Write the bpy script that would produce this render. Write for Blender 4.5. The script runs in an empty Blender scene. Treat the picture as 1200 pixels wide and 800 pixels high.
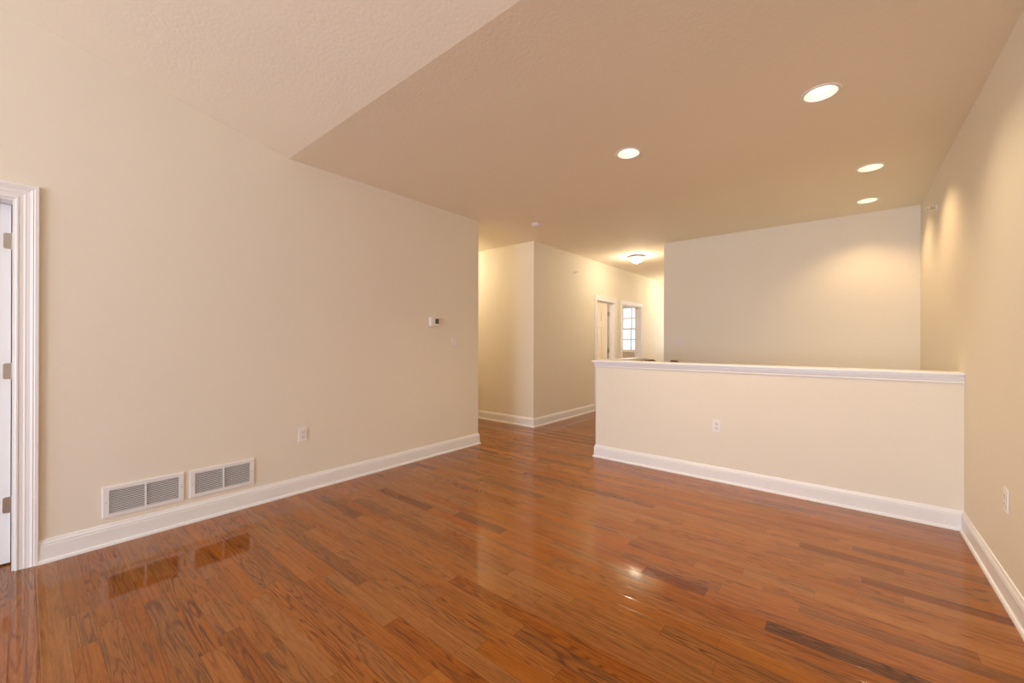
import bpy, bmesh, math, random
from mathutils import Vector, Matrix
C = bpy.context.scene.collection
sc = bpy.context.scene
R = math.radians
rnd = random.Random(7)

# ---------------------------------------------------------------- camera, world, exposure
CAM_H = 1.257
cd = bpy.data.cameras.new('camera'); cam = bpy.data.objects.new('camera', cd); C.objects.link(cam)
cd.sensor_width = 36.0; cd.sensor_fit = 'HORIZONTAL'; cd.lens = 475.14 / 1200 * 36; cd.clip_start = 0.02
cam.location = (0, 0, CAM_H)
cam.matrix_world = Matrix.Translation((0, 0, CAM_H)) @ Matrix.Rotation(R(39.62), 4, 'Z') @ Matrix.Rotation(R(90.03), 4, 'X') @ Matrix.Rotation(R(-0.15 * -1), 4, 'Z')
sc.camera = cam

w = bpy.data.worlds.new('World'); sc.world = w; w.use_nodes = True
wn = w.node_tree.nodes; wl = w.node_tree.links
bg = wn['Background']
bg.inputs['Color'].default_value = (0.80, 0.90, 1.0, 1); bg.inputs['Strength'].default_value = 0.95

sc.view_settings.view_transform = 'Standard'
try: sc.view_settings.look = 'None'
except Exception: pass
sc.view_settings.gamma = 1.0
sc.view_settings.use_curve_mapping = False
sc.view_settings.exposure = 0.50
sc.cycles.max_bounces = 10
sc.cycles.diffuse_bounces = 7
sc.cycles.glossy_bounces = 4
sc.cycles.sample_clamp_indirect = 6.0
sc.cycles.use_denoising = True

DAY = (0.90, 0.975, 1.19)
WARM = (1.0, 0.78, 0.48)
HALL = (1.0, 0.83, 0.60)

def area(name, loc, rot, sx, sy, power, col):
    d = bpy.data.lights.new(name, 'AREA'); d.shape = 'RECTANGLE'; d.size = sx; d.size_y = sy
    d.energy = power; d.color = col
    o = bpy.data.objects.new(name, d); C.objects.link(o); o.location = loc; o.rotation_euler = rot
    return o
# daylight coming in through the two big windows behind the camera
area('daylight_back_window', (-2.45, -5.27, 1.5), (R(90), 0, R(0)), 1.5, 2.2, 56, DAY)
area('daylight_back_window_right', (-0.55, -5.27, 1.5), (R(90), 0, R(0)), 1.5, 2.2, 102, DAY)
area('daylight_bedroom_window', (-4.88, 11.2, 1.63), (R(-90), 0, 0), 1.0, 1.4, 6.5, (0.9, 0.95, 1.0))

area('fill_light_hall_end', (-2.84, 11.6, 1.6), (R(-90), 0, 0), 0.9, 1.4, 26, (0.9, 0.95, 1.0))  # added cool fill for the hall walls, at an invented end window

# ---------------------------------------------------------------- materials
def mat(name, base, rough=0.5, metal=0.0, emit=None, estr=0.0, spec=None):
    m = bpy.data.materials.new(name); m.use_nodes = True
    b = m.node_tree.nodes['Principled BSDF']
    b.inputs['Base Color'].default_value = (*base, 1); b.inputs['Roughness'].default_value = rough
    b.inputs['Metallic'].default_value = metal
    if spec is not None: b.inputs['Specular IOR Level'].default_value = spec
    if emit: b.inputs['Emission Color'].default_value = (*emit, 1); b.inputs['Emission Strength'].default_value = estr
    return m
def bumpy(m, scale, strength, dist=0.002, detail=3.0, var=0.0):
    nt = m.node_tree; n = nt.nodes; l = nt.links; b = n['Principled BSDF']
    g = n.new('ShaderNodeNewGeometry')
    no = n.new('ShaderNodeTexNoise'); no.inputs['Scale'].default_value = scale; no.inputs['Detail'].default_value = detail
    l.new(g.outputs['Position'], no.inputs['Vector'])
    bu = n.new('ShaderNodeBump'); bu.inputs['Strength'].default_value = strength; bu.inputs['Distance'].default_value = dist
    l.new(no.outputs['Fac'], bu.inputs['Height']); l.new(bu.outputs['Normal'], b.inputs['Normal'])
    if var:
        n2 = n.new('ShaderNodeTexNoise'); n2.inputs['Scale'].default_value = 1.4; n2.inputs['Detail'].default_value = 2
        l.new(g.outputs['Position'], n2.inputs['Vector'])
        hs = n.new('ShaderNodeHueSaturation'); hs.inputs['Color'].default_value = b.inputs['Base Color'].default_value
        mr = n.new('ShaderNodeMapRange'); mr.inputs[3].default_value = 1 - var; mr.inputs[4].default_value = 1 + var
        l.new(n2.outputs['Fac'], mr.inputs[0]); l.new(mr.outputs[0], hs.inputs['Value']); l.new(hs.outputs[0], b.inputs['Base Color'])
    return m
M = {}
M['wall'] = bumpy(mat('cream_wall_paint', (0.815, 0.762, 0.648), 0.62, spec=0.3), 160, 0.12, 0.001, var=0.012)
M['ceil'] = bumpy(mat('cream_ceiling_paint', (0.88, 0.818, 0.675), 0.8, spec=0.2), 55, 0.35, 0.003, detail=5, var=0.012)
M['trim'] = bumpy(mat('white_semi_gloss_trim_paint', (0.85, 0.85, 0.845), 0.33), 60, 0.03, 0.001)
M['plastic'] = mat('white_plastic', (0.85, 0.83, 0.80), 0.35)
M['ivory'] = mat('off_white_plastic', (0.80, 0.76, 0.70), 0.4)
M['slot'] = mat('dark_slot', (0.05, 0.045, 0.04), 0.6)
M['screen'] = mat('grey_display', (0.09, 0.085, 0.06), 0.25)
M['nickel'] = bumpy(mat('brushed_nickel', (0.55, 0.52, 0.47), 0.32, 1.0), 400, 0.05)
M['chrome'] = mat('chrome', (0.7, 0.68, 0.64), 0.15, 1.0)
M['grille'] = bumpy(mat('white_enamel_grille', (0.83, 0.83, 0.825), 0.35), 90, 0.03)
M['slat'] = mat('grille_slats', (0.80, 0.78, 0.76), 0.45)
M['duct'] = mat('duct_shade', (0.09, 0.09, 0.088), 0.9)  # dark colour painted in for the unlit depth behind the louvers
M['lens'] = mat('lit_lamp_lens', (1, 0.95, 0.85), 0.5, emit=(1.0, 0.92, 0.68), estr=1.7)
M['reflector'] = mat('white_reflector', (0.93, 0.91, 0.87), 0.25)
M['dome'] = mat('lit_frosted_glass_dome', (1, 0.95, 0.85), 0.4, emit=(1.0, 0.88, 0.66), estr=3.8)
M['carpet'] = bumpy(mat('beige_stair_carpet', (0.45, 0.36, 0.27), 0.95), 300, 0.6, 0.006)

def oak_rail():
    m = mat('oak_handrail', (0.22, 0.09, 0.035), 0.25)
    nt = m.node_tree; n = nt.nodes; l = nt.links; b = n['Principled BSDF']
    g = n.new('ShaderNodeNewGeometry'); mp = n.new('ShaderNodeMapping'); mp.inputs['Scale'].default_value = (3, 60, 60)
    no = n.new('ShaderNodeTexNoise'); cr = n.new('ShaderNodeValToRGB')
    cr.color_ramp.elements[0].color = (0.12, 0.045, 0.018, 1); cr.color_ramp.elements[1].color = (0.30, 0.13, 0.05, 1)
    l.new(g.outputs['Position'], mp.inputs[0]); l.new(mp.outputs[0], no.inputs['Vector']); l.new(no.outputs['Fac'], cr.inputs[0]); l.new(cr.outputs[0], b.inputs['Base Color'])
    return m
M['oak'] = oak_rail()

def glass_mat():
    m = bpy.data.materials.new('window_glass'); m.use_nodes = True
    nt = m.node_tree; n = nt.nodes; l = nt.links; n.clear()
    o = n.new('ShaderNodeOutputMaterial'); mx = n.new('ShaderNodeMixShader'); t = n.new('ShaderNodeBsdfTransparent'); g = n.new('ShaderNodeBsdfGlossy')
    g.inputs['Roughness'].default_value = 0.02; f = n.new('ShaderNodeFresnel'); f.inputs[0].default_value = 1.45
    l.new(f.outputs[0], mx.inputs[0]); l.new(t.outputs[0], mx.inputs[1]); l.new(g.outputs[0], mx.inputs[2]); l.new(mx.outputs[0], o.inputs[0])
    return m
M['glass'] = glass_mat()

def floor_mat():
    m = bpy.data.materials.new('glossy_stained_oak_planks'); m.use_nodes = True
    nt = m.node_tree; n = nt.nodes; l = nt.links; b = n['Principled BSDF']
    def N(t, **k):
        x = n.new(t)
        for a, v in k.items(): setattr(x, a, v)
        return x
    def math_(op, a, b_=None, c_=None):
        x = N('ShaderNodeMath', operation=op)
        for i, v in enumerate((a, b_, c_)):
            if v is None: continue
            if isinstance(v, (int, float)): x.inputs[i].default_value = v
            else: l.new(v, x.inputs[i])
        return x.outputs[0]
    at = N('ShaderNodeAttribute', attribute_name='plank')       # r: tone, g: random, b: figure amount
    sep = N('ShaderNodeSeparateColor'); l.new(at.outputs['Color'], sep.inputs[0])
    tone, rn, fig = sep.outputs[0], sep.outputs[1], sep.outputs[2]
    g = N('ShaderNodeNewGeometry')
    sp = N('ShaderNodeSeparateXYZ'); l.new(g.outputs['Position'], sp.inputs[0])
    X, Y = sp.outputs[0], sp.outputs[1]
    def vec(x, y, z):
        c = N('ShaderNodeCombineXYZ')
        for i, v in enumerate((x, y, z)):
            if isinstance(v, (int, float)): c.inputs[i].default_value = v
            else: l.new(v, c.inputs[i])
        return c.outputs[0]
    off = math_('MULTIPLY', rn, 37.0)
    # cathedral figure: contour lines of a stretched smooth noise
    n1 = N('ShaderNodeTexNoise'); n1.inputs['Scale'].default_value = 1; n1.inputs['Detail'].default_value = 1.6; n1.inputs['Roughness'].default_value = 0.45
    l.new(vec(math_('ADD', math_('MULTIPLY', X, 1.25), off), math_('ADD', math_('MULTIPLY', Y, 17), off), off), n1.inputs['Vector'])
    amp = math_('MULTIPLY_ADD', fig, 60.0, 50.0)
    cont = math_('SINE', math_('MULTIPLY', n1.outputs['Fac'], amp))
    cont = math_('MULTIPLY_ADD', cont, 0.5, 0.5)
    line = math_('POWER', cont, 3.5)
    # straight grain streaks
    n2 = N('ShaderNodeTexNoise'); n2.inputs['Scale'].default_value = 1; n2.inputs['Detail'].default_value = 4; n2.inputs['Roughness'].default_value = 0.65
    l.new(vec(math_('ADD', math_('MULTIPLY', X, 1.8), off), math_('MULTIPLY', Y, 120), off), n2.inputs['Vector'])
    n3 = N('ShaderNodeTexNoise'); n3.inputs['Scale'].default_value = 1; n3.inputs['Detail'].default_value = 3
    l.new(vec(math_('ADD', math_('MULTIPLY', X, 22), off), math_('MULTIPLY', Y, 620), 0.0), n3.inputs['Vector'])
    n4 = N('ShaderNodeTexNoise'); n4.inputs['Scale'].default_value = 1; n4.inputs['Detail'].default_value = 3
    l.new(vec(math_('ADD', math_('MULTIPLY', X, 1.7), off), math_('MULTIPLY', Y, 9), off), n4.inputs['Vector'])
    figk = math_('MULTIPLY_ADD', fig, 0.26, 0.12)
    v = math_('MULTIPLY_ADD', math_('MULTIPLY', line, figk), -1.0, tone)
    v = math_('ADD', v, math_('MULTIPLY', math_('SUBTRACT', n2.outputs['Fac'], 0.5), 0.55))
    v = math_('ADD', v, math_('MULTIPLY', math_('SUBTRACT', n3.outputs['Fac'], 0.5), 0.70))
    v = math_('ADD', v, math_('MULTIPLY', math_('SUBTRACT', n4.outputs['Fac'], 0.5), 0.26))
    cr = N('ShaderNodeValToRGB'); e = cr.color_ramp.elements
    e[0].position = 0.0; e[0].color = (0.070, 0.021, 0.005, 1)
    e[1].position = 1.0; e[1].color = (0.48, 0.195, 0.044, 1)
    for p, c in ((0.28, (0.160, 0.047, 0.007, 1)), (0.55, (0.292, 0.094, 0.0125, 1)), (0.78, (0.385, 0.137, 0.022, 1))):
        x = e.new(p); x.color = c
    l.new(v, cr.inputs[0])
    # darker olive mineral streaks here and there
    n5 = N('ShaderNodeTexNoise'); n5.inputs['Scale'].default_value = 1; n5.inputs['Detail'].default_value = 3; n5.inputs['Roughness'].default_value = 0.6
    l.new(vec(math_('ADD', math_('MULTIPLY', X, 2.4), off), math_('MULTIPLY', Y, 26), off), n5.inputs['Vector'])
    ms = N('ShaderNodeMapRange', interpolation_type='SMOOTHSTEP'); ms.inputs[1].default_value = 0.56; ms.inputs[2].default_value = 0.76; ms.inputs[3].default_value = 0.0; ms.inputs[4].default_value = 0.75
    l.new(n5.outputs['Fac'], ms.inputs[0])
    mo = N('ShaderNodeMix', data_type='RGBA', blend_type='MIX'); l.new(ms.outputs[0], mo.inputs[0]); l.new(cr.outputs[0], mo.inputs[6]); mo.inputs[7].default_value = (0.125, 0.052, 0.014, 1)
    # slight hue difference from plank to plank
    hs = N('ShaderNodeHueSaturation'); l.new(mo.outputs[2], hs.inputs['Color'])
    l.new(math_('MULTIPLY_ADD', rn, 0.008, 0.496), hs.inputs['Hue']); l.new(math_('MULTIPLY_ADD', rn, -0.08, 1.03), hs.inputs['Saturation'])
    # joints between planks
    u1 = N('ShaderNodeUVMap', uv_map='near'); u2 = N('ShaderNodeUVMap', uv_map='far')
    s1 = N('ShaderNodeSeparateXYZ'); s2 = N('ShaderNodeSeparateXYZ'); l.new(u1.outputs[0], s1.inputs[0]); l.new(u2.outputs[0], s2.inputs[0])
    d = math_('MINIMUM', math_('MINIMUM', s1.outputs[0], s1.outputs[1]), math_('MINIMUM', s2.outputs[0], s2.outputs[1]))
    mr = N('ShaderNodeMapRange', interpolation_type='SMOOTHSTEP'); mr.inputs[1].default_value = 0.0002; mr.inputs[2].default_value = 0.0016; mr.inputs[3].default_value = 0.6; mr.inputs[4].default_value = 1.0
    l.new(d, mr.inputs[0])
    mx = N('ShaderNodeMix', data_type='RGBA', blend_type='MULTIPLY'); mx.inputs[0].default_value = 1
    l.new(hs.outputs[0], mx.inputs[6]); l.new(mr.outputs[0], mx.inputs[7])
    l.new(mx.outputs[2], b.inputs['Base Color'])
    b.inputs['Roughness'].default_value = 0.075
    b.inputs['IOR'].default_value = 1.5
    # polyurethane surface: soft waviness, eased plank edges, faint open grain
    mb = N('ShaderNodeMapRange', interpolation_type='SMOOTHSTEP'); mb.inputs[1].default_value = 0.0; mb.inputs[2].default_value = 0.004
    l.new(d, mb.inputs[0])
    nw = N('ShaderNodeTexNoise'); nw.inputs['Scale'].default_value = 1; nw.inputs['Detail'].default_value = 1
    l.new(vec(math_('MULTIPLY', X, 2.0), math_('MULTIPLY', Y, 9.0), off), nw.inputs['Vector'])
    h = math_('ADD', math_('MULTIPLY', mb.outputs[0], 0.35), math_('MULTIPLY', nw.outputs['Fac'], 0.3))
    h = math_('ADD', h, math_('MULTIPLY', n3.outputs['Fac'], 0.03))
    bu = N('ShaderNodeBump'); bu.inputs['Strength'].default_value = 0.35; bu.inputs['Distance'].default_value = 0.0012
    l.new(h, bu.inputs['Height']); l.new(bu.outputs['Normal'], b.inputs['Normal'])
    return m
M['floor'] = floor_mat()

# ---------------------------------------------------------------- helpers
def box(bm, x0, x1, y0, y1, z0, z1, bev=0.0):
    vs = [bm.verts.new((x, y, z)) for x in (x0, x1) for y in (y0, y1) for z in (z0, z1)]
    fs = [bm.faces.new([vs[i] for i in q]) for q in ((0, 1, 3, 2), (4, 6, 7, 5), (0, 4, 5, 1), (2, 3, 7, 6), (0, 2, 6, 4), (1, 5, 7, 3))]
    if bev:
        ed = {e for f in fs for e in f.edges}
        bmesh.ops.bevel(bm, geom=list(ed), offset=bev, segments=2, profile=0.6, affect='EDGES')
    return vs
def prism(bm, pts, axis, a, b):
    """polygon pts (two coordinates) extruded along axis from a to b"""
    def P(p, t):
        return {'x': (t, p[0], p[1]), 'y': (p[0], t, p[1]), 'z': (p[0], p[1], t)}[axis]
    A = [bm.verts.new(P(p, a)) for p in pts]; B = [bm.verts.new(P(p, b)) for p in pts]
    bm.faces.new(A); bm.faces.new(B[::-1])
    n = len(pts)
    for i in range(n): bm.faces.new((A[i], B[i], B[(i + 1) % n], A[(i + 1) % n]))
def lathe(bm, prof, seg=40, center=(0, 0, 0), axis='z', cap=True):
    rings = []
    for r, z in prof:
        ring = []
        for i in range(seg):
            a = 2 * math.pi * i / seg
            p = (r * math.cos(a), r * math.sin(a), z)
            if axis == 'x': p = (z, r * math.cos(a), r * math.sin(a))
            ring.append(bm.verts.new((p[0] + center[0], p[1] + center[1], p[2] + center[2])))
        rings.append(ring)
    for A, B in zip(rings, rings[1:]):
        for i in range(seg): bm.faces.new((A[i], A[(i + 1) % seg], B[(i + 1) % seg], B[i]))
    if cap:
        bm.faces.new(rings[0][::-1]); bm.faces.new(rings[-1])
def obj(name, bm, m, parent=None, smooth=False, loc=None):
    bmesh.ops.recalc_face_normals(bm, faces=bm.faces)
    me = bpy.data.meshes.new(name); bm.to_mesh(me); bm.free(); me.materials.append(m)
    if smooth:
        for p in me.polygons: p.use_smooth = True
    o = bpy.data.objects.new(name, me); C.objects.link(o)
    if smooth: 
        me.set_sharp_from_angle(angle=R(40))
    if parent: o.parent = parent
    if loc: o.location = loc
    return o
def struct(name, bm, m, smooth=False):
    o = obj(name, bm, m, None, smooth); o['kind'] = 'structure'; return o
def thing(name, label, cat, loc=(0, 0, 0), rotz=0.0, group=None):
    o = bpy.data.objects.new(name, None); C.objects.link(o); o.location = loc; o.rotation_euler = (0, 0, rotz)
    o.empty_display_size = 0.05
    o['label'] = label; o['category'] = cat
    if group: o['group'] = group
    return o
def BM(): return bmesh.new()

def sweep(bm, path, prof, seg_from=0, seg_to=None, cap=True):
    """profile (offset, z) swept along a floor path; offset goes to the right of travel, corners mitred"""
    n = len(path); P = [Vector(p) for p in path]
    dirs = [(P[i + 1] - P[i]).normalized() for i in range(n - 1)]
    rt = [Vector((d.y, -d.x)) for d in dirs]
    def at(i, o):
        if i == 0: return P[0] + rt[0] * o
        if i == n - 1: return P[-1] + rt[-1] * o
        a, b = rt[i - 1], rt[i]; m_ = (a + b); return P[i] + m_ * (o / (1 + a.dot(b)))
    seg_to = n - 1 if seg_to is None else seg_to
    secs = []
    for i in range(seg_from, seg_to + 1):
        secs.append([bm.verts.new((*at(i, o), z)) for o, z in prof])
    k = len(prof)
    for A, B in zip(secs, secs[1:]):
        for j in range(k): bm.faces.new((A[j], A[(j + 1) % k], B[(j + 1) % k], B[j]))
    if cap: bm.faces.new(secs[0][::-1]); bm.faces.new(secs[-1])

# ---------------------------------------------------------------- dimensions
XL, XH, XR = -3.505, -3.558, 0.601          # left wall, hall wall, right wall
YB, YK, YD, YS, YH, YF, YE = -5.2, 1.378, 3.583, 4.796, 4.018, 6.154, 11.4
XE, T, H = -2.130, 0.12, 2.74               # end of the half wall, wall thickness, ceiling height
SL = 0.212                                  # slope of the raised ceiling
ZB = H + SL * (YK - YB)
YR = 5.10                                   # end of the half wall's return
DY0, DY1, DH = -0.896, -0.0355, 2.020       # doorway in the left wall
AY0, AY1 = 6.752, 7.470                     # first hall doorway
BY0, BY1 = 7.850, 8.789                     # second hall doorway
XW = -6.6                                   # far side of the bedrooms

# ---------------------------------------------------------------- walls
bm = BM()
def slopez(y): return H + SL * (YK - y)
prism(bm, [(YB, 0), (DY0 - .02, 0), (DY0 - .02, slopez(DY0 - .02)), (YB, ZB)], 'x', XL - T, XL)
prism(bm, [(DY0 - .02, DH + .02), (DY1 + .02, DH + .02), (DY1 + .02, slopez(DY1 + .02)), (DY0 - .02, slopez(DY0 - .02))], 'x', XL - T, XL)
prism(bm, [(DY1 + .02, 0), (YD, 0), (YD, H), (YK, H), (DY1 + .02, slopez(DY1 + .02))], 'x', XL - T, XL)
struct('wall_left', bm, M['wall'])
bm = BM(); prism(bm, [(YB, -1.6), (YF, -1.6), (YF, H), (YK, H), (YB, ZB)], 'x', XR, XR + T); struct('wall_right', bm, M['wall'])
bm = BM(); box(bm, XE, XR + T, YF, YF + T, -1.6, H); box(bm, XE, XE + T, YF + T, YE, 0, H); struct('wall_far', bm, M['wall'])
bm = BM(); box(bm, XE, XR, YH, YH + T, -0.3, 1.036); box(bm, XE, XE + T, YH + T, YR, -0.3, 1.036); struct('wall_half', bm, M['wall'])
bm = BM()
box(bm, XW, XH, YS, YS + T, 0, H)
for a, b_ in ((YS + T, AY0 - .02), (AY1 + .02, BY0 - .02), (BY1 + .02, YE)): box(bm, XH - T, XH, a, b_, 0, H)
for a, b_ in ((AY0 - .02, AY1 + .02), (BY0 - .02, BY1 + .02)): box(bm, XH - T, XH, a, b_, DH + .02, H)
struct('wall_hall', bm, M['wall'])
bm = BM(); box(bm, XW, XL - T, YD - T, YD, 0, H); struct('wall_side', bm, M['wall'])
bm = BM(); HX0, HX1, HZ0, HZ1 = -3.25, -2.43, 0.95, 2.25
box(bm, XH - T, HX0, YE, YE + T, 0, H); box(bm, HX1, XE + T, YE, YE + T, 0, H); box(bm, HX0, HX1, YE, YE + T, 0, HZ0); box(bm, HX0, HX1, YE, YE + T, HZ1, H); struct('wall_hall_end', bm, M['wall'])
# window wall of the bedroom off the hall
WX0, WX1, WZ0, WZ1, WY = -5.33, -4.43, 0.985, 2.275, 11.0
bm = BM()
box(bm, XW, WX0, WY, WY + T, 0, H); box(bm, WX1, XH - T, WY, WY + T, 0, H); box(bm, WX0, WX1, WY, WY + T, 0, WZ0); box(bm, WX0, WX1, WY, WY + T, WZ1, H)
struct('wall_bedroom', bm, M['wall'])
bm = BM(); box(bm, XW, XH - T, 7.62, 7.70, 0, H); struct('wall_partition', bm, M['wall'])
bm = BM(); box(bm, XW - T, XW, YB, WY + T, 0, H); struct('wall_outer', bm, M['wall'])
# wall with windows behind the camera
bm = BM()
for a, b_ in ((XW, -3.25), (-1.65, -1.35), (0.25, XR + T)): box(bm, a, b_, YB - T, YB, 0, ZB)
for a, b_ in ((-3.25, -1.65), (-1.35, 0.25)):
    box(bm, a, b_, YB - T, YB, 0, 0.35); box(bm, a, b_, YB - T, YB, 2.65, ZB)
struct('wall_back', bm, M['wall'])

# ---------------------------------------------------------------- ceiling (with the holes of the recessed lamps)
CANS = [(-0.126, 3.027), (-1.330, 3.037), (0.147, 4.580), (0.156, 5.620)]
bm = BM(); box(bm, XW - T, XR + T, YK, YE + T, H, H + 0.25)
flat = obj('ceiling_flat_tmp', bm, M['ceil'])
bm = BM()
for cx, cy in CANS: lathe(bm, [(0.082, H - .1), (0.082, H + .12)], 48, (cx, cy, 0))
cut = obj('cut_tmp', bm, M['ceil'])
md = flat.modifiers.new('b', 'BOOLEAN'); md.operation = 'DIFFERENCE'; md.object = cut; md.solver = 'EXACT'
dg = bpy.context.evaluated_depsgraph_get()
me = bpy.data.meshes.new_from_object(flat.evaluated_get(dg)); me.name = 'ceiling'
bpy.data.objects.remove(flat); bpy.data.objects.remove(cut)
ceil = bpy.data.objects.new('ceiling', me); C.objects.link(ceil); ceil['kind'] = 'structure'
bm = BM(); prism(bm, [(YB - T, H + SL * (YK - YB + T)), (YK, H), (YK, H + .25), (YB - T, H + .25 + SL * (YK - YB + T))], 'x', XL - T, XR + T)
struct('ceiling_vaulted', bm, M['ceil'])
bm = BM(); box(bm, XW - T, XL - T, YB - T, YK, H, H + .1); struct('ceiling_bedroom', bm, M['ceil'])

# ---------------------------------------------------------------- plank floor
PW, PY = 0.081, 0.371
DARK = {21: [(-0.278, 0.30, 0.28)], 22: [(-0.865, -0.545, 0.40)], 19: [(-3.06, -2.41, 0.40)], 20: [(-2.20, -1.75, 0.38)],
        33: [(-0.229, 0.238, 0.40)], 30: [(0.059, 0.60, 0.40)], 2: [(-2.06, -1.20, 0.48)], 0: [(-2.592, -1.60, 0.52)],
        12: [(-1.1, -0.4, 0.46)], 28: [(-2.6, -1.9, 0.42)], 14: [(-3.3, -2.7, 0.42)]}
bm = BM(); u1 = bm.loops.layers.uv.new('near'); u2 = bm.loops.layers.uv.new('far'); ca = bm.loops.layers.float_color.new('plank')
def plank(x0, x1, y0, y1, tone, r_, fig):
    vs = [bm.verts.new(p) for p in ((x0, y0, 0), (x1, y0, 0), (x1, y1, 0), (x0, y1, 0))]
    f = bm.faces.new(vs)
    for lp, (a, b_) in zip(f.loops, ((0, 0), (x1 - x0, 0), (x1 - x0, y1 - y0), (0, y1 - y0))):
        lp[u1].uv = (a, b_); lp[u2].uv = (x1 - x0 - a, y1 - y0 - b_); lp[ca] = (tone, r_, fig, 1)
k0, k1 = math.floor((YB - T - PY) / PW), math.ceil((YE + T - PY) / PW)
for k in range(k0, k1 + 1):
    y0 = PY + k * PW; y1 = y0 + PW; yc = (y0 + y1) / 2
    xmax = XE + 0.06 if YH + 0.06 < yc else XR + T
    x = XW + rnd.uniform(-0.8, 0); fixed = sorted(DARK.get(k, []))
    cells = []
    while x < xmax:
        L = rnd.choice((0.35, 0.5, 0.65, 0.8, 0.95, 1.2, 1.5)) * rnd.uniform(0.85, 1.15); e = x + L; t = None
        for a, b_, tn in fixed:
            if abs(a - x) < 1e-6: e = b_; t = tn
            elif x < a < e + 0.25: e = a
        cells.append((x, min(e, xmax), t)); x = e
    for a, b_, t in cells:
        if b_ - a < 0.01: continue
        tone = t if t is not None else min(0.9, max(0.18, rnd.gauss(0.63, 0.045)))
        if t is None and rnd.random() < 0.05: tone = rnd.uniform(0.44, 0.50)
        plank(a, b_, y0, y1, tone, rnd.random(), rnd.random() ** 2.4)
fo = struct('floor', bm, M['floor'])
if fo.data.polygons[0].normal.z < 0: fo.data.flip_normals()
# sub-floor keeps light out and gives the planks their thickness
bm = BM(); box(bm, XW - T, XR + T, YB - T, YH + .06, -0.2, -0.004); box(bm, XW - T, XE + .06, YH + .06, YE + T, -0.2, -0.004); struct('floor_base', bm, M['slot'])
# carpeted stair going down behind the half wall
bm = BM()
pts = [(XE + .06, -0.004)]; xx, zz = XE + .10, -0.004
for i in range(7):
    pts.append((xx, zz)); zz -= 0.185; pts.append((xx, zz)); xx += 0.26
pts += [(XR, zz), (XR, zz - .2), (XE + .06, zz - .2)]
prism(bm, pts, 'y', YH + T, YF); struct('floor_stairs', bm, M['carpet'])

# ---------------------------------------------------------------- baseboards
BP = [(0, 0.0), (0.026, 0.0), (0.0255, 0.008), (0.022, 0.016), (0.0145, 0.020), (0.0145, 0.096), (0.0125, 0.102), (0.0135, 0.108), (0.0085, 0.118), (0.0055, 0.130), (0.0, 0.132)]
def base(name, path, a=0, b_=None):
    bm = BM(); sweep(bm, path, BP, a, b_); return struct(name, bm, M['trim'])
base('baseboard_left', [(XL, 0.0605), (XL, YD), (XL - 2.4, YD)])
base('baseboard_hall', [(XW, YS), (XH, YS), (XH, AY0 - .096)])
base('baseboard_hall_middle', [(XH, AY1 + .096), (XH, BY0 - .096)])
base('baseboard_hall_end', [(XH, BY1 + .096), (XH, YE), (XE, YE), (XE, YF)])
P = [(XE + T, YR), (XE, YR), (XE, YH), (XR, YH), (XR, YB), (XL, YB), (XL, DY0 - .096)]
base('baseboard_half', P, 0, 3); base('baseboard_right', P, 3, 4); base('baseboard_back', P, 4, 6)

# ---------------------------------------------------------------- cap on the half wall
bm = BM()
P = [(XE + T, YR), (XE, YR), (XE, YH), (XR, YH)]
CAPM = [(0, 0.984), (0.006, 0.984), (0.008, 0.990), (0.007, 0.996), (0.011, 1.006), (0.012, 1.018), (0.015, 1.022), (0.015, 1.036), (0, 1.036)]
sweep(bm, P, CAPM)
P2 = [(XE + T + .03, YR), (XE + T + .03, YH + T + .03), (XR, YH + T + .03)]
# top board: L-shaped, eased edge
o_ = 0.032
pts = [(XE - o_, YH - o_), (XR, YH - o_), (XR, YH + T + .03), (XE + T + .03, YH + T + .03), (XE + T + .03, YR + o_), (XE - o_, YR + o_)]
b2 = BM(); prism(b2, pts, 'z', 1.036, 1.057)
bmesh.ops.bevel(b2, geom=[e for e in b2.edges if abs(e.verts[0].co.z - e.verts[1].co.z) < 1e-6], offset=0.006, segments=3, affect='EDGES')
me = bpy.data.meshes.new('t'); b2.to_mesh(me); b2.free(); bm.from_mesh(me)
struct('trim_1', bm, M['trim'])

# ---------------------------------------------------------------- door casings, jambs
CP = [(0, 0), (0, .010), (.004, .012), (.010, .012), (.013, .009), (.028, .0095), (.034, .012), (.040, .0115), (.052, .013), (.062, .0175), (.066, .016), (.070, .019), (.083, .019), (.085, .017), (.085, 0)]
def casing(bm, s0, s1, top, x, sign, reveal=.011):
    cols = []
    for u, t in CP:
        u += reveal
        cols.append([bm.verts.new((x + sign * t, y, z)) for y, z in ((s0 - u, 0), (s0 - u, top + u), (s1 + u, top + u), (s1 + u, 0))])
    n = len(cols)
    for i in range(n):
        A, B = cols[i], cols[(i + 1) % n]
        for j in range(3): bm.faces.new((A[j], A[j + 1], B[j + 1], B[j]))
    bm.faces.new([c[0] for c in cols]); bm.faces.new([c[3] for c in cols][::-1])
def doorway(name, s0, s1, top, xf, xb, stop=True):
    bm = BM(); casing(bm, s0, s1, top, xf, 1); casing(bm, s0, s1, top, xb, -1)
    box(bm, xb, xf, s0 - .02, s0, 0, top + .02); box(bm, xb, xf, s1, s1 + .02, 0, top + .02); box(bm, xb, xf, s0, s1, top, top + .02)
    if stop:
        a, b_ = xb + .040, xb + .075
        box(bm, a, b_, s0, s0 + .011, 0, top); box(bm, a, b_, s1 - .011, s1, 0, top); box(bm, a, b_, s0 + .011, s1 - .011, top - .011, top)
    return struct(name, bm, M['trim'])
doorway('trim_2', DY0, DY1, DH, XL, XL - T, False)
doorway('trim_3', AY0, AY1, DH, XH, XH - T)
doorway('trim_4', BY0, BY1, DH, XH, XH - T)

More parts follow.
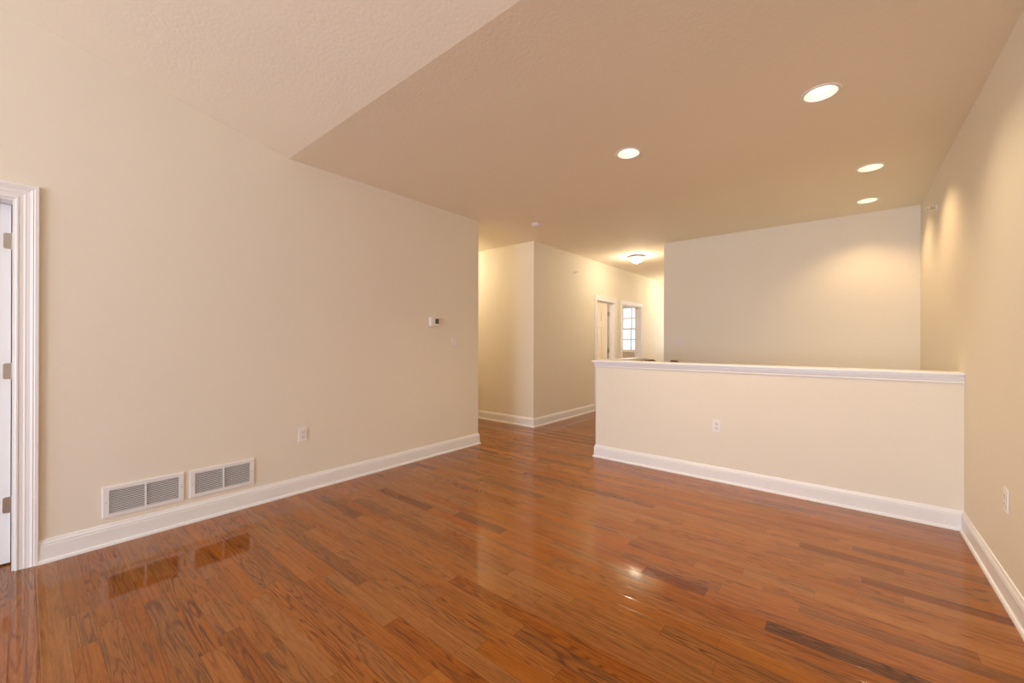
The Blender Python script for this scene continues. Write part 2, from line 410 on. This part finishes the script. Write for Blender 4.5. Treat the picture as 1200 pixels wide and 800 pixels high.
def door(name, W, Hh, hinge, rotz, label, jamb=True):
    """six-panel door: hinge edge on the local origin, leaf along -x, faces along y"""
    root = bpy.data.objects.new(name, None); C.objects.link(root); root.location = hinge; root.rotation_euler = (0, 0, rotz); root['kind'] = 'structure'; root['label'] = label
    bm = BM(); th = .035
    st = .11; mid = .10; ys = ((.0, .20), (.78, .90), (1.54, 1.64), (Hh - .12, Hh))
    for a, b_ in ((-st, 0), (-W, -W + st)): box(bm, a, b_, -.0045, th, 0, Hh)
    for a, b_ in ys: box(bm, -W + st, -st, -.0045, th, a, b_)
    for (a, b_) in ((ys[0][1], ys[1][0]), (ys[1][1], ys[2][0]), (ys[2][1], ys[3][0])):
        box(bm, -W / 2 - mid / 2, -W / 2 + mid / 2, -.0045, th, a, b_)
        for p, q in ((-W + st, -W / 2 - mid / 2), (-W / 2 + mid / 2, -st)):
            box(bm, p, q, .012, th - .012, a, b_)
            box(bm, p + .028, q - .028, .004, th - .004, a + .028, b_ - .028, .006)
    obj('door_leaf', bm, M['trim'], root)
    for z in (0.28, 1.03, 1.76):
        bm = BM()
        # leaf mortised into the hinge edge, rounded corners
        prism(bm, [(.034, z), (.014, z), (.009, z + .003), (.007, z + .008), (.007, z + .081), (.009, z + .086), (.014, z + .089), (.034, z + .089)], 'x', -.001, .0016)
        if jamb: box(bm, .002, .034, .0378, .0398, z, z + .089, .0006)
        for (yy, zz) in ((.018, z + .016), (.027, z + .032), (.027, z + .058), (.018, z + .073)): lathe(bm, [(.0036, .0012), (.0036, .0022)], 10, (0, yy, zz), 'x')
        lathe(bm, [(.0035, z - .002), (.0035, z + .091)], 14, (-.003, .0375, 0))
        obj('hinge', bm, M['nickel'], root, True)
    bm = BM()
    for s in (-1, 1):
        y = th / 2
        pr = [(.030, th / 2), (.030, th / 2 + .006), (.012, th / 2 + .010), (.011, th / 2 + .03), (.026, th / 2 + .042), (.027, th / 2 + .055), (.016, th / 2 + .066), (.002, th / 2 + .068)]
        rings = len(bm.verts)
        lathe(bm, [(r_, 0) for r_, _ in pr], 24)
        bm.verts.ensure_lookup_table()
        for i, v in enumerate(list(bm.verts)[rings:]):
            kk = i // 24; a = 2 * math.pi * (i % 24) / 24
            v.co = (-W + .065 + pr[kk][0] * math.cos(a), y + s * pr[kk][1], .92 + pr[kk][0] * math.sin(a))
    obj('door_handle', bm, M['nickel'], root, True)
    return root
# door of the left doorway, swung back into the next room; only its hinge edge shows
door('door_1', DY1 - DY0 - .006, DH - .012, (XL - T - .002, DY1 - .0400, .010), 0, 'white six-panel door standing open at the left edge')
door('door_2', AY1 - AY0 - .006, DH - .012, (XH - T - .014, AY1 - .040, .010), 0, 'white six-panel door standing open in the first hall doorway')
door('door_3', BY1 - BY0 - .006, DH - .012, (XH - T - .006, BY0 + .004, .010), 0, 'white six-panel door standing open in the second hall doorway', False)

# ---------------------------------------------------------------- windows
def window(name, x0, x1, y, z0, z1, cols, rows, casing_side=-1):
    root = bpy.data.objects.new(name, None); C.objects.link(root); root.location = ((x0 + x1) / 2, y, z0); root['kind'] = 'structure'
    W = (x1 - x0) / 2; Z = z1 - z0
    bm = BM(); f = .018
    box(bm, -W, -W + f, .0, T, 0, Z); box(bm, W - f, W, .0, T, 0, Z); box(bm, -W + f, W - f, .0, T, Z - f, Z); box(bm, -W + f, W - f, -.0, T, 0, f)
    for a, b_ in ((-W - .075, -W), (W, W + .075)): box(bm, a, b_, -.016, 0, -.02, Z + .075, .003)
    box(bm, -W, W, -.016, 0, Z, Z + .075, .003); box(bm, -W - .1, W + .1, -.045, 0, -.03, 0, .004); box(bm, -W - .075, W + .075, -.016, 0, -.10, -.03, .003)
    obj('window_frame', bm, M['trim'], root)
    for s, (a, b_, yy) in enumerate(((f, Z / 2 + .018, .05), (Z / 2 - .018, Z - f, .08))):
        bm = BM(); r_ = .036; xa, xb = -W + f, W - f
        box(bm, xa, xa + r_, yy, yy + .028, a, b_); box(bm, xb - r_, xb, yy, yy + .028, a, b_); box(bm, xa + r_, xb - r_, yy, yy + .028, a, a + r_); box(bm, xa + r_, xb - r_, yy, yy + .028, b_ - r_, b_)
        for i in range(1, cols):
            c = xa + r_ + (xb - xa - 2 * r_) * i / cols; box(bm, c - .013, c + .013, yy + .004, yy + .024, a + r_, b_ - r_)
        for j in range(1, rows):
            c = a + r_ + (b_ - a - 2 * r_) * j / rows; box(bm, xa + r_, xb - r_, yy + .005, yy + .023, c - .013, c + .013)
        sash = obj('sash', bm, M['trim'], root)
        bm = BM(); box(bm, xa + r_ - .004, xb - r_ + .004, yy + .012, yy + .016, a + r_ - .004, b_ - r_ + .004); obj('pane', bm, M['glass'], sash)
    return root
window('window_1', WX0, WX1, WY, WZ0, WZ1, 3, 2)
window('window_4', HX0, HX1, YE, HZ0, HZ1, 3, 2)  # unseen window added at the hall end to let the fill in
for i, (a, b_) in enumerate(((-3.25, -1.65), (-1.35, 0.25))):
    root = bpy.data.objects.new('window_%d' % (i + 2), None); C.objects.link(root); root['kind'] = 'structure'; root.location = ((a + b_) / 2, YB, .35)
    bm = BM(); W = (b_ - a) / 2
    for p in ((-W, -W + .04), (W - .04, W), (-.02, .02)): box(bm, p[0], p[1], -.05, -.01, 0, 2.3)
    box(bm, -W + .04, W - .04, -.05, -.01, 0, .04); box(bm, -W + .04, W - .04, -.05, -.01, 2.26, 2.3)
    for p in ((-W - .08, -W), (W, W + .08)): box(bm, p[0], p[1], 0, .016, -.1, 2.38)
    box(bm, -W, W, 0, .016, 2.3, 2.38); box(bm, -W, W, 0, .016, -.1, 0)
    obj('window_frame', bm, M['trim'], root)

# ground outside the windows
bm = BM(); box(bm, -60, 60, 11.6, 90, -3.2, -3.0)
go = struct('floor_outside', bm, bumpy(mat('winter_grass', (0.22, 0.24, 0.12), 0.95), 4, 0.5, 0.05, var=0.2))

# ---------------------------------------------------------------- recessed lamps
def can(i, label):
    cx, cy = CANS[i]
    t = thing('recessed_light', label, 'ceiling light', (cx, cy, H), 0, 'recessed ceiling lamps')
    bm = BM(); lathe(bm, [(.081, .003), (.081, -.004), (.086, -.006), (.098, -.005), (.101, -.001), (.101, .0)], 56, cap=False); lathe(bm, [(.101, 0), (.081, 0)], 56, cap=False)
    obj('trim_ring', bm, M['plastic'], t, True)
    bm = BM(); lathe(bm, [(.081, .0), (.078, .020), (.070, .060), (.060, .085), (.0595, .085), (.069, .060), (.077, .020), (.080, .0)][:4], 56, cap=False)
    obj('reflector', bm, M['reflector'], t, True)
    bm = BM(); lathe(bm, [(.0605, .086), (.060, .060), (.055, .048), (.040, .041), (.020, .038), (.001, .037)], 48)
    obj('bulb', bm, M['lens'], t, True)
    d = bpy.data.lights.new('recessed_lamp_light', 'SPOT'); d.energy = CAN_W[i]; d.color = WARM if i < 2 else (1.0, 0.68, 0.36); d.spot_size = R(118 if i > 1 else 136); d.spot_blend = 0.7 if i > 1 else 0.9; d.shadow_soft_size = 0.045
    lo = bpy.data.objects.new('recessed_lamp_light', d); C.objects.link(lo); lo.parent = t; lo.location = (0, 0, .030)
CAN_W = [46, 60, 40, 34]
can(0, 'largest recessed ceiling lamp, nearest the right wall in front of the half wall')
can(1, 'round recessed ceiling lamp farthest left, alone over the middle of the room')
can(2, 'recessed ceiling lamp over the stairwell, nearer of the pair by the right wall')
can(3, 'recessed ceiling lamp over the stairwell closest to the far wall')

# ---------------------------------------------------------------- flush dome lamps
def flush(x, y, label, power):
    t = thing('flush_ceiling_light', label, 'ceiling light', (x, y, H), 0, 'flush dome lamps in the halls')
    bm = BM(); lathe(bm, [(.150, 0), (.156, -.004), (.152, -.016), (.142, -.026), (.132, -.032), (.124, -.030), (.122, 0)], 56, cap=False)
    obj('lamp_rim', bm, M['nickel'], t, True)
    bm = BM(); lathe(bm, [(.124, -.026), (.122, -.045), (.110, -.070), (.088, -.092), (.058, -.107), (.028, -.114), (.004, -.116)], 56)
    obj('glass_dome', bm, M['dome'], t, True)
    bm = BM(); lathe(bm, [(.006, -.113), (.012, -.118), (.013, -.123), (.007, -.130), (.006, -.137), (.002, -.141)], 20)
    obj('finial', bm, M['nickel'], t, True)
    d = bpy.data.lights.new('dome_lamp_light', 'POINT'); d.energy = power; d.color = HALL; d.shadow_soft_size = 0.06
    lo = bpy.data.objects.new('dome_lamp_light', d); C.objects.link(lo); lo.parent = t; lo.location = (0, 0, -.22)
flush(-2.81, 6.76, 'lit flush dome lamp with metal rim on the hall ceiling above the doorways', 11)
flush(-2.82, 9.75, 'lit flush dome lamp farther down the hall, hidden by the far wall', 13)
flush(-5.20, 4.19, 'lit flush dome lamp in the side hall, hidden by the left wall', 17)
flush(-5.2, 6.3, 'added flush dome lamp filling the unseen room behind the first hall door', 40)  # unseen lamp, added to brighten the open door leaf
flush(-4.6, 9.2, 'added flush dome lamp filling the windowed room, hidden by its wall', 22)  # invented lamp out of view, lifts the light in the bedroom

# ---------------------------------------------------------------- smoke detector
t = thing('smoke_detector', 'round white smoke detector on the ceiling above the hall corner', 'smoke detector', (-3.015, 4.13, H))
bm = BM(); lathe(bm, [(.070, 0), (.072, -.004), (.070, -.010), (.064, -.011)], 48); obj('base', bm, M['ivory'], t, True)
bm = BM(); lathe(bm, [(.064, -.010), (.064, -.014), (.060, -.016), (.060, -.020), (.061, -.022), (.054, -.030), (.038, -.034), (.002, -.035)], 48); obj('cover', bm, M['ivory'], t, True)
bm = BM(); lathe(bm, [(.010, -.033), (.010, -.0365), (.001, -.037)], 20, (.028, 0, 0)); obj('test_button', bm, M['plastic'], t, True)

# ---------------------------------------------------------------- wall things (built with their back at local x = 0, facing +x)
def outlet(loc, rz, label):
    t = thing('wall_outlet', label, 'outlet', loc, rz)
    bm = BM(); box(bm, .0, .006, -.035, .035, -.0575, .0575, .0022); obj('cover_plate', bm, M['plastic'], t)
    for s in (-1, 1):
        z = s * .0195
        bm = BM(); pts = [(.0168 * math.cos(a), z + max(-.0135, min(.0135, .0168 * math.sin(a)))) for a in [2 * math.pi * i / 32 for i in range(32)]]
        prism(bm, pts, 'x', .0055, .0078); rc = obj('receptacle', bm, M['ivory'], t)
        for y_, hh in ((-.0065, .0042), (.0065, .0034)):
            bm = BM(); box(bm, .0072, .0081, y_ - .0012, y_ + .0012, z + .003 - hh, z + .003 + hh); obj('slot', bm, M['slot'], rc)
        bm = BM(); lathe(bm, [(.0024, .0072), (.0024, .0081)], 12, (0, 0, z - .0085), 'x'); obj('ground_hole', bm, M['slot'], rc)
    bm = BM(); lathe(bm, [(.0030, .0055), (.0030, .0068)], 12, (0, 0, 0), 'x'); obj('screw', bm, M['ivory'], t)
    return t
outlet((XL, 1.495, .478), 0, 'white duplex outlet on the left wall, just past the two floor-level grilles')
outlet((-.914, YH, .498), R(-90), 'white duplex outlet centred on the front of the half wall')
outlet((XR, 3.075, .488), R(180), 'white duplex outlet on the right wall near the right edge of the view')

t = thing('light_switch', 'single white rocker switch on the left wall, below and right of the thermostat', 'light switch', (XL, 3.182, 1.247))
bm = BM(); box(bm, 0, .006, -.036, .036, -.058, .058, .0022); obj('cover_plate', bm, M['ivory'], t)
bm = BM(); prism(bm, [(.005, -.033), (.0075, -.033), (.0105, .033), (.005, .033)], 'y', -.0165, .0165); obj('rocker', bm, M['plastic'], t)
for z in (-.048, .048):
    bm = BM(); lathe(bm, [(.003, .0055), (.003, .0068)], 12, (0, 0, z), 'x'); obj('screw', bm, M['ivory'], t)

t = thing('light_switch', 'wide double-gang white switch plate on the far wall above the stairwell', 'light switch', (-1.917, YF, 1.282), R(-90))
bm = BM(); box(bm, 0, .006, -.059, .059, -.058, .058, .0022); obj('cover_plate', bm, M['ivory'], t)
for y in (-.023, .023):
    bm = BM(); box(bm, .005, .0065, y - .005, y + .005, -.012, .012); prism(bm, [(.006, -.006), (.006, .006), (.016, .010), (.017, .005)], 'y', y - .0035, y + .0035); obj('toggle', bm, M['plastic'], t)

t = thing('thermostat', 'small white thermostat with a dark display on the left wall', 'thermostat', (XL, 2.880, 1.473))
bm = BM(); box(bm, 0, .010, -.062, .062, -.052, .052, .003); obj('backplate', bm, M['ivory'], t)
bm = BM(); box(bm, .010, .030, -.058, .058, -.048, .048, .005); obj('housing', bm, M['plastic'], t)
bm = BM(); box(bm, .0285, .0315, .000, .050, -.022, .034, .001); obj('display', bm, M['screen'], t)
for y in (.008, .024, .040):
    bm = BM(); box(bm, .0285, .032, y - .005, y + .005, -.040, -.031, .001); obj('button', bm, M['ivory'], t)

# ---------------------------------------------------------------- return-air grilles
def grille(y, label):
    t = thing('return_air_grille', label, 'vent grille', (XL, y, .263), 0, 'floor-level return-air grilles')
    W, Z = .1985, .0965; bx, bz = .030, .025; d = .012
    bm = BM()
    for s in (-1, 1):
        prism(bm, [(s * W, -Z), (s * W, Z), (s * (W - bx), Z - bz), (s * (W - bx), -Z + bz)], 'x', 0, d - .002)
        prism(bm, [(-W, s * Z), (W, s * Z), (W - bx, s * (Z - bz)), (-W + bx, s * (Z - bz))], 'x', 0, d - .002)
    bmesh.ops.bevel(bm, geom=[e for e in bm.edges if min(e.verts[0].co.x, e.verts[1].co.x) > d - .0025 and (abs(abs(e.verts[0].co.y) - W) < 1e-5 and abs(abs(e.verts[1].co.y) - W) < 1e-5 or abs(abs(e.verts[0].co.z) - Z) < 1e-5 and abs(abs(e.verts[1].co.z) - Z) < 1e-5)], offset=.004, segments=2, affect='EDGES')
    obj('frame', bm, M['grille'], t)
    bm = BM(); box(bm, .0, d - .001, -.0045, .0045, -Z + bz - .001, Z - bz + .001); obj('mullion', bm, M['grille'], t)
    bm = BM(); box(bm, .0004, .001, -W + bx - .002, W - bx + .002, -Z + bz - .002, Z - bz + .002); obj('duct_shade_sheet', bm, M['duct'], t)  # dark sheet as the duct's shade; the wall behind has no hole
    for a, b_ in ((-W + bx, -.0045), (.0045, W - bx)):
        bm = BM(); n_ = 14; step = 2 * (Z - bz) / n_
        for i in range(n_):
            z = -Z + bz + (i + .5) * step
            prism(bm, [(z + .0032, .0015), (z + .0042, .0020), (z - .0022, .0098), (z - .0032, .0093)][::1], 'z', 0, 1) if False else None
            vs = []
            for yy in (a, b_):
                vs.append([bm.verts.new(p) for p in ((.0014, yy, z + .0014), (.0016, yy, z + .0022), (.0095, yy, z - .0008), (.0095, yy, z - .0018))])
            A, B = vs
            for j in range(4): bm.faces.new((A[j], A[(j + 1) % 4], B[(j + 1) % 4], B[j]))
            bm.faces.new(A[::-1]); bm.faces.new(B)
        obj('louvers', bm, M['slat'], t)
    for s in (-1, 1):
        bm = BM(); lathe(bm, [(.0034, d - .003), (.0034, d - .0012), (.002, d - .0004)], 12, (0, s * (W - bx / 2), 0), 'x'); obj('screw', bm, M['nickel'], t, True)
    return t
grille(.512, 'white return-air grille low on the left wall, nearer the doorway')
grille(.937, 'white return-air grille low on the left wall, farther from the doorway')

# ---------------------------------------------------------------- sidewall sprinklers
def sprinkler(loc, rz, label):
    t = thing('fire_sprinkler', label, 'fire sprinkler', loc, rz)
    bm = BM(); lathe(bm, [(.030, 0), (.030, .003), (.024, .007), (.014, .009)], 32, axis='x'); obj('escutcheon', bm, M['plastic'], t, True)
    bm = BM(); lathe(bm, [(.010, .006), (.010, .030), (.013, .031), (.013, .038), (.008, .040)], 20, axis='x'); obj('body', bm, M['chrome'], t, True)
    bm = BM()
    for s in (-1, 1): prism(bm, [(.038, s * .009), (.044, s * .013), (.058, s * .010), (.066, s * .003), (.064, s * .001), (.056, s * .0075), (.045, s * .010), (.039, s * .006)], 'z', -.002, .002)
    obj('yoke_arms', bm, M['chrome'], t)
    bm = BM(); lathe(bm, [(.0028, .040), (.0032, .062)], 12, axis='x'); obj('glass_bulb', bm, M['bulb_red'], t, True)
    bm = BM(); box(bm, .030, .074, -.013, .013, .014, .0155); box(bm, .064, .0665, -.012, .012, -.012, .0155, .0005); obj('deflector', bm, M['chrome'], t)
M['bulb_red'] = mat('dark_red_bulb', (0.25, 0.03, 0.02), 0.2)
sprinkler((XR, 5.116, 2.440), R(180), 'small chrome sprinkler head high on the right wall above the stairwell')
sprinkler((XH, 5.950, 2.425), 0, 'small chrome sprinkler head high on the hall wall left of the first doorway')

# ---------------------------------------------------------------- stair handrails
def rail_mesh(p0, p1, level=0.0):
    """rounded rail from p0 sloping to p1, with an optional level start"""
    cs = [(.020, -.018), (.024, -.004), (.027, .008), (.022, .020), (.010, .026), (-.010, .026), (-.022, .020), (-.027, .008), (-.024, -.004), (-.020, -.018)]
    pts = [Vector(p0)] + ([Vector(p0) + Vector((level, 0, 0))] if level else []) + [Vector(p1)]
    bm = BM(); secs = [[bm.verts.new((p.x, p.y + a, p.z + b_)) for a, b_ in cs] for p in pts]
    for A, B in zip(secs, secs[1:]):
        for j in range(len(cs)): bm.faces.new((A[j], A[(j + 1) % len(cs)], B[(j + 1) % len(cs)], B[j]))
    bm.faces.new(secs[0][::-1]); bm.faces.new(secs[-1]); return bm
t = thing('stair_handrail', 'brown oak handrail starting at the inner end of the half wall return', 'handrail', (0, 0, 0))
S = 0.185 / 0.26
obj('rail', rail_mesh((XE + .02 + T, YR, 1.010), (-.6, YR, 1.010 - S * (1.35)), .10), M['oak'], t, True)
for x in (-1.55, -1.1, -.7):
    zt = 1.010 - S * (x - (XE + T + .12)) - .02
    n_ = math.floor((x - XE - .10) / .26); bm = BM(); box(bm, x - .016, x + .016, YR - .016, YR + .016, -0.004 - .185 * (n_ + 1), zt, .002); obj('baluster', bm, M['trim'], t)
t = thing('stair_handrail', 'end of a brown oak handrail mounted on the far wall, just right of its corner', 'handrail', (0, 0, 0))
obj('rail', rail_mesh((-2.00, YF - .07, .965), (-.4, YF - .07, .965 - S * 1.55), .08), M['oak'], t, True)
for x in (-1.98, -1.2, -.55):
    zt = .965 - S * max(0, x + 1.95) - .018
    bm = BM(); box(bm, x - .008, x + .008, YF - .075, YF - .060, zt - .05, zt + .004); box(bm, x - .008, x + .008, YF - .065, YF - .002, zt - .058, zt - .046); box(bm, x - .02, x + .02, YF - .006, YF, zt - .08, zt - .03, .002)
    obj('bracket', bm, M['nickel'], t)
